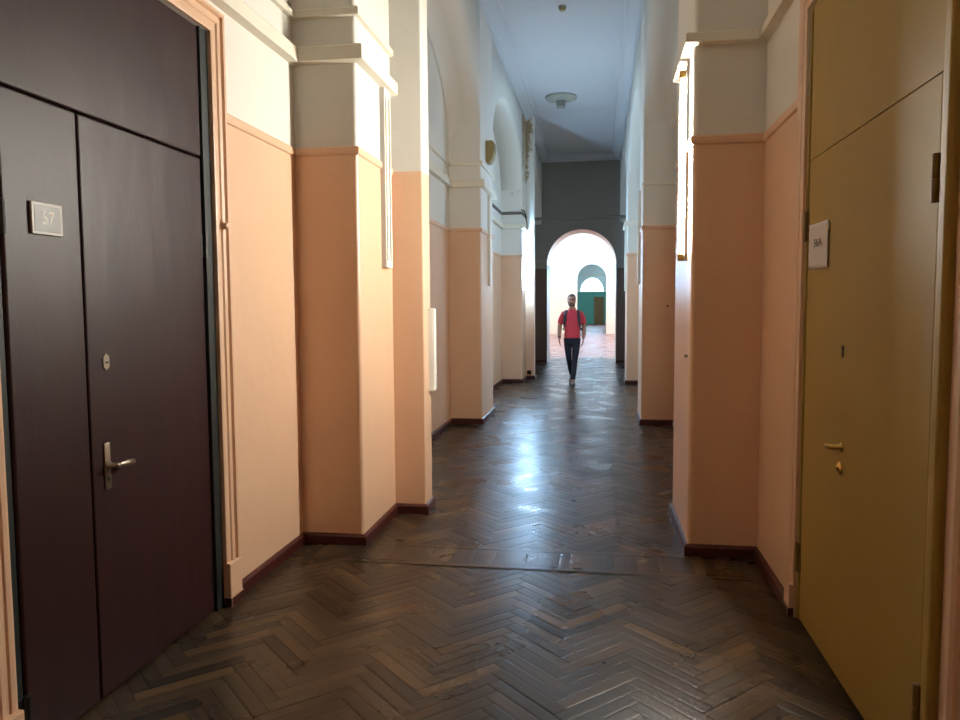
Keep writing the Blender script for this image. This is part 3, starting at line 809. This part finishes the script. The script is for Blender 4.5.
# polo shirt
bm = bmesh.new()
loft(bm, [(0, 0, .93, .160, .120), (0, 0, .96, .160, .122), (0, .0, 1.05, .156, .120), (0, -.005, 1.15, .160, .122), (0, -.005, 1.25, .172, .126), (0, 0, 1.34, .182, .124), (0, .003, 1.40, .180, .110), (0, .008, 1.45, .138, .088), (0, .010, 1.487, .084, .072), (0, .010, 1.515, .074, .068)], 32, 2.3)
for s in (-1, 1):
    a = arm[s]; tube(bm, [(s*.12, 0, 1.435), (s*.165, 0, 1.425), a[1], tuple(Vector(a[1]).lerp(Vector(a[2]), .62))], [.060, .062, .060, .062], 18)
shirt = fuse('polo_shirt', bm, shirt_m, man, .011, 4)
bm = bmesh.new()
for s in (-1, 1): tube(bm, [(s*.004, -.118, 1.41), (s*.035, -.092, 1.475), (s*.066, -.045, 1.515), (s*.066, .05, 1.53), (0, .082, 1.535)], [.010, .015, .017, .017, .017], 10, flat=(1, .6))
fuse('collar', bm, shirt_m, shirt, .007, 2)
bm = bmesh.new(); box(bm, -.014, .014, -.137, -.117, 1.30, 1.43, .003)
o = obj('button_placket', bm, shirt_m, shirt)
# jeans
bm = bmesh.new()
loft(bm, [(0, 0, .82, .150, .115), (0, 0, .90, .160, .118), (0, 0, .955, .158, .112)], 28, 2.3)
for s in (-1, 1):
    l = [Vector(p) for p in leg[s]]
    tube(bm, [l[0]+Vector((0, 0, -.03)), l[1], l[2], l[3], l[4]+Vector((0, 0, .02))], [.090, .078, .058, .052, .050], 18)
fuse('jeans', bm, jean_m, man, .010, 3)
# shoes
for s in (1, -1):
    bm = bmesh.new(); sb = bmesh.new()
    rings = [(0, .075, .028, .05), (0, .05, .038, .075), (0, .0, .040, .095), (0, -.05, .040, .085), (0, -.11, .045, .062), (0, -.165, .042, .052), (0, -.2, .02, .04)]
    pts = [[], []]
    def ringset(b, zlo, zhi, grow):
        R = []
        for cx, cy, rx, h in rings:
            hh = h if zhi is None else zhi
            R.append([b.verts.new((cx+(rx+grow)*math.cos(2*PI*k/16), cy, zlo+(hh-zlo)*(.5+.5*math.sin(2*PI*k/16)))) for k in range(16)])
        for a, c in zip(R, R[1:]):
            for k in range(16): b.faces.new((a[k], a[(k+1) % 16], c[(k+1) % 16], c[k]))
        b.faces.new(R[0][::-1]); b.faces.new(R[-1])
    ringset(bm, .012, None, 0); ringset(sb, 0, .026, .003)
    a = Vector(leg[s][-1])
    up = obj('shoe', bm, shoe_m, man, smooth=True); so_ = obj('sole', sb, sole_m, up, smooth=True)
    if s == 1: up.location = (a.x, a.y+.005, .0); up.rotation_euler = (0, 0, .06)
    else: up.location = (a.x, a.y-.005, .098); up.rotation_euler = (math.radians(32), 0, -.06)
bm = bmesh.new()
w = Vector(arm[-1][-1]); w2 = Vector(arm[-1][-2]); p = w.lerp(w2, .12); d = (w2-w).normalized()
tube(bm, [p, p+d*.028], .034, 18); obj('wristwatch', bm, M['black'], man)
# backpack
bp_ = thing('backpack', 'dark backpack worn by the walking man, its straps over the red shirt', 'backpack', (MX, MY, 0))
bm = bmesh.new(); box(bm, -.15, .15, .115, .27, 1.02, 1.47, .05, seg=4); bag = obj('bag', bm, pack_m, bp_, smooth=True)
bm = bmesh.new(); box(bm, -.11, .11, .265, .31, 1.06, 1.26, .02, seg=3); obj('front_pocket', bm, pack_m, bag, smooth=True)
for s in (-1, 1):
    bm = bmesh.new()
    tube(bm, [(s*.10, .12, 1.47), (s*.112, .06, 1.492), (s*.118, -.01, 1.492), (s*.126, -.085, 1.45), (s*.134, -.128, 1.38), (s*.144, -.138, 1.28), (s*.160, -.118, 1.18), (s*.182, -.05, 1.12), (s*.175, .06, 1.09), (s*.13, .13, 1.08)],
         [.030, .030, .030, .031, .031, .030, .024, .016, .014, .014], 10, flat=(.36, 1), up=(0, -.6, .8))
    obj('shoulder_strap', bm, strap_m, bp_, smooth=True)

# ------------------------------------------------------------------ camera
cam = bpy.data.cameras.new('camera'); co = bpy.data.objects.new('camera', cam); C.objects.link(co)
cam.sensor_width = 36; cam.lens = 749.15/960*36; cam.clip_end = 200; cam.clip_start = .05
Rx = Vector((0.9878637, 0.15520282, -0.00611586)); Ux = Vector((-0.00521053, 0.07246642, 0.99735724)); Fx = Vector((-0.15523585, 0.98522114, -0.07239563))
co.matrix_world = Matrix(((Rx.x, Ux.x, -Fx.x, 0), (Rx.y, Ux.y, -Fx.y, 0), (Rx.z, Ux.z, -Fx.z, 1.6), (0, 0, 0, 1)))
scn.camera = co

# ------------------------------------------------------------------ sky and view
w = bpy.data.worlds.new('overcast_sky'); scn.world = w; w.use_nodes = True
bg = w.node_tree.nodes['Background']; bg.inputs[0].default_value = (.48, .73, 1, 1); bg.inputs[1].default_value = 16.0
scn.view_settings.view_transform = 'Standard'; scn.view_settings.look = 'None'
scn.view_settings.exposure = 0; scn.view_settings.gamma = 1; scn.view_settings.use_curve_mapping = False
cy = scn.cycles
cy.max_bounces = 10; cy.diffuse_bounces = 6; cy.glossy_bounces = 4; cy.transparent_max_bounces = 12
cy.sample_clamp_indirect = 6; cy.caustics_reflective = False; cy.caustics_refractive = False
cy.use_denoising = True; cy.use_adaptive_sampling = False
try: cy.denoiser = 'OPENIMAGEDENOISE'
except Exception: pass
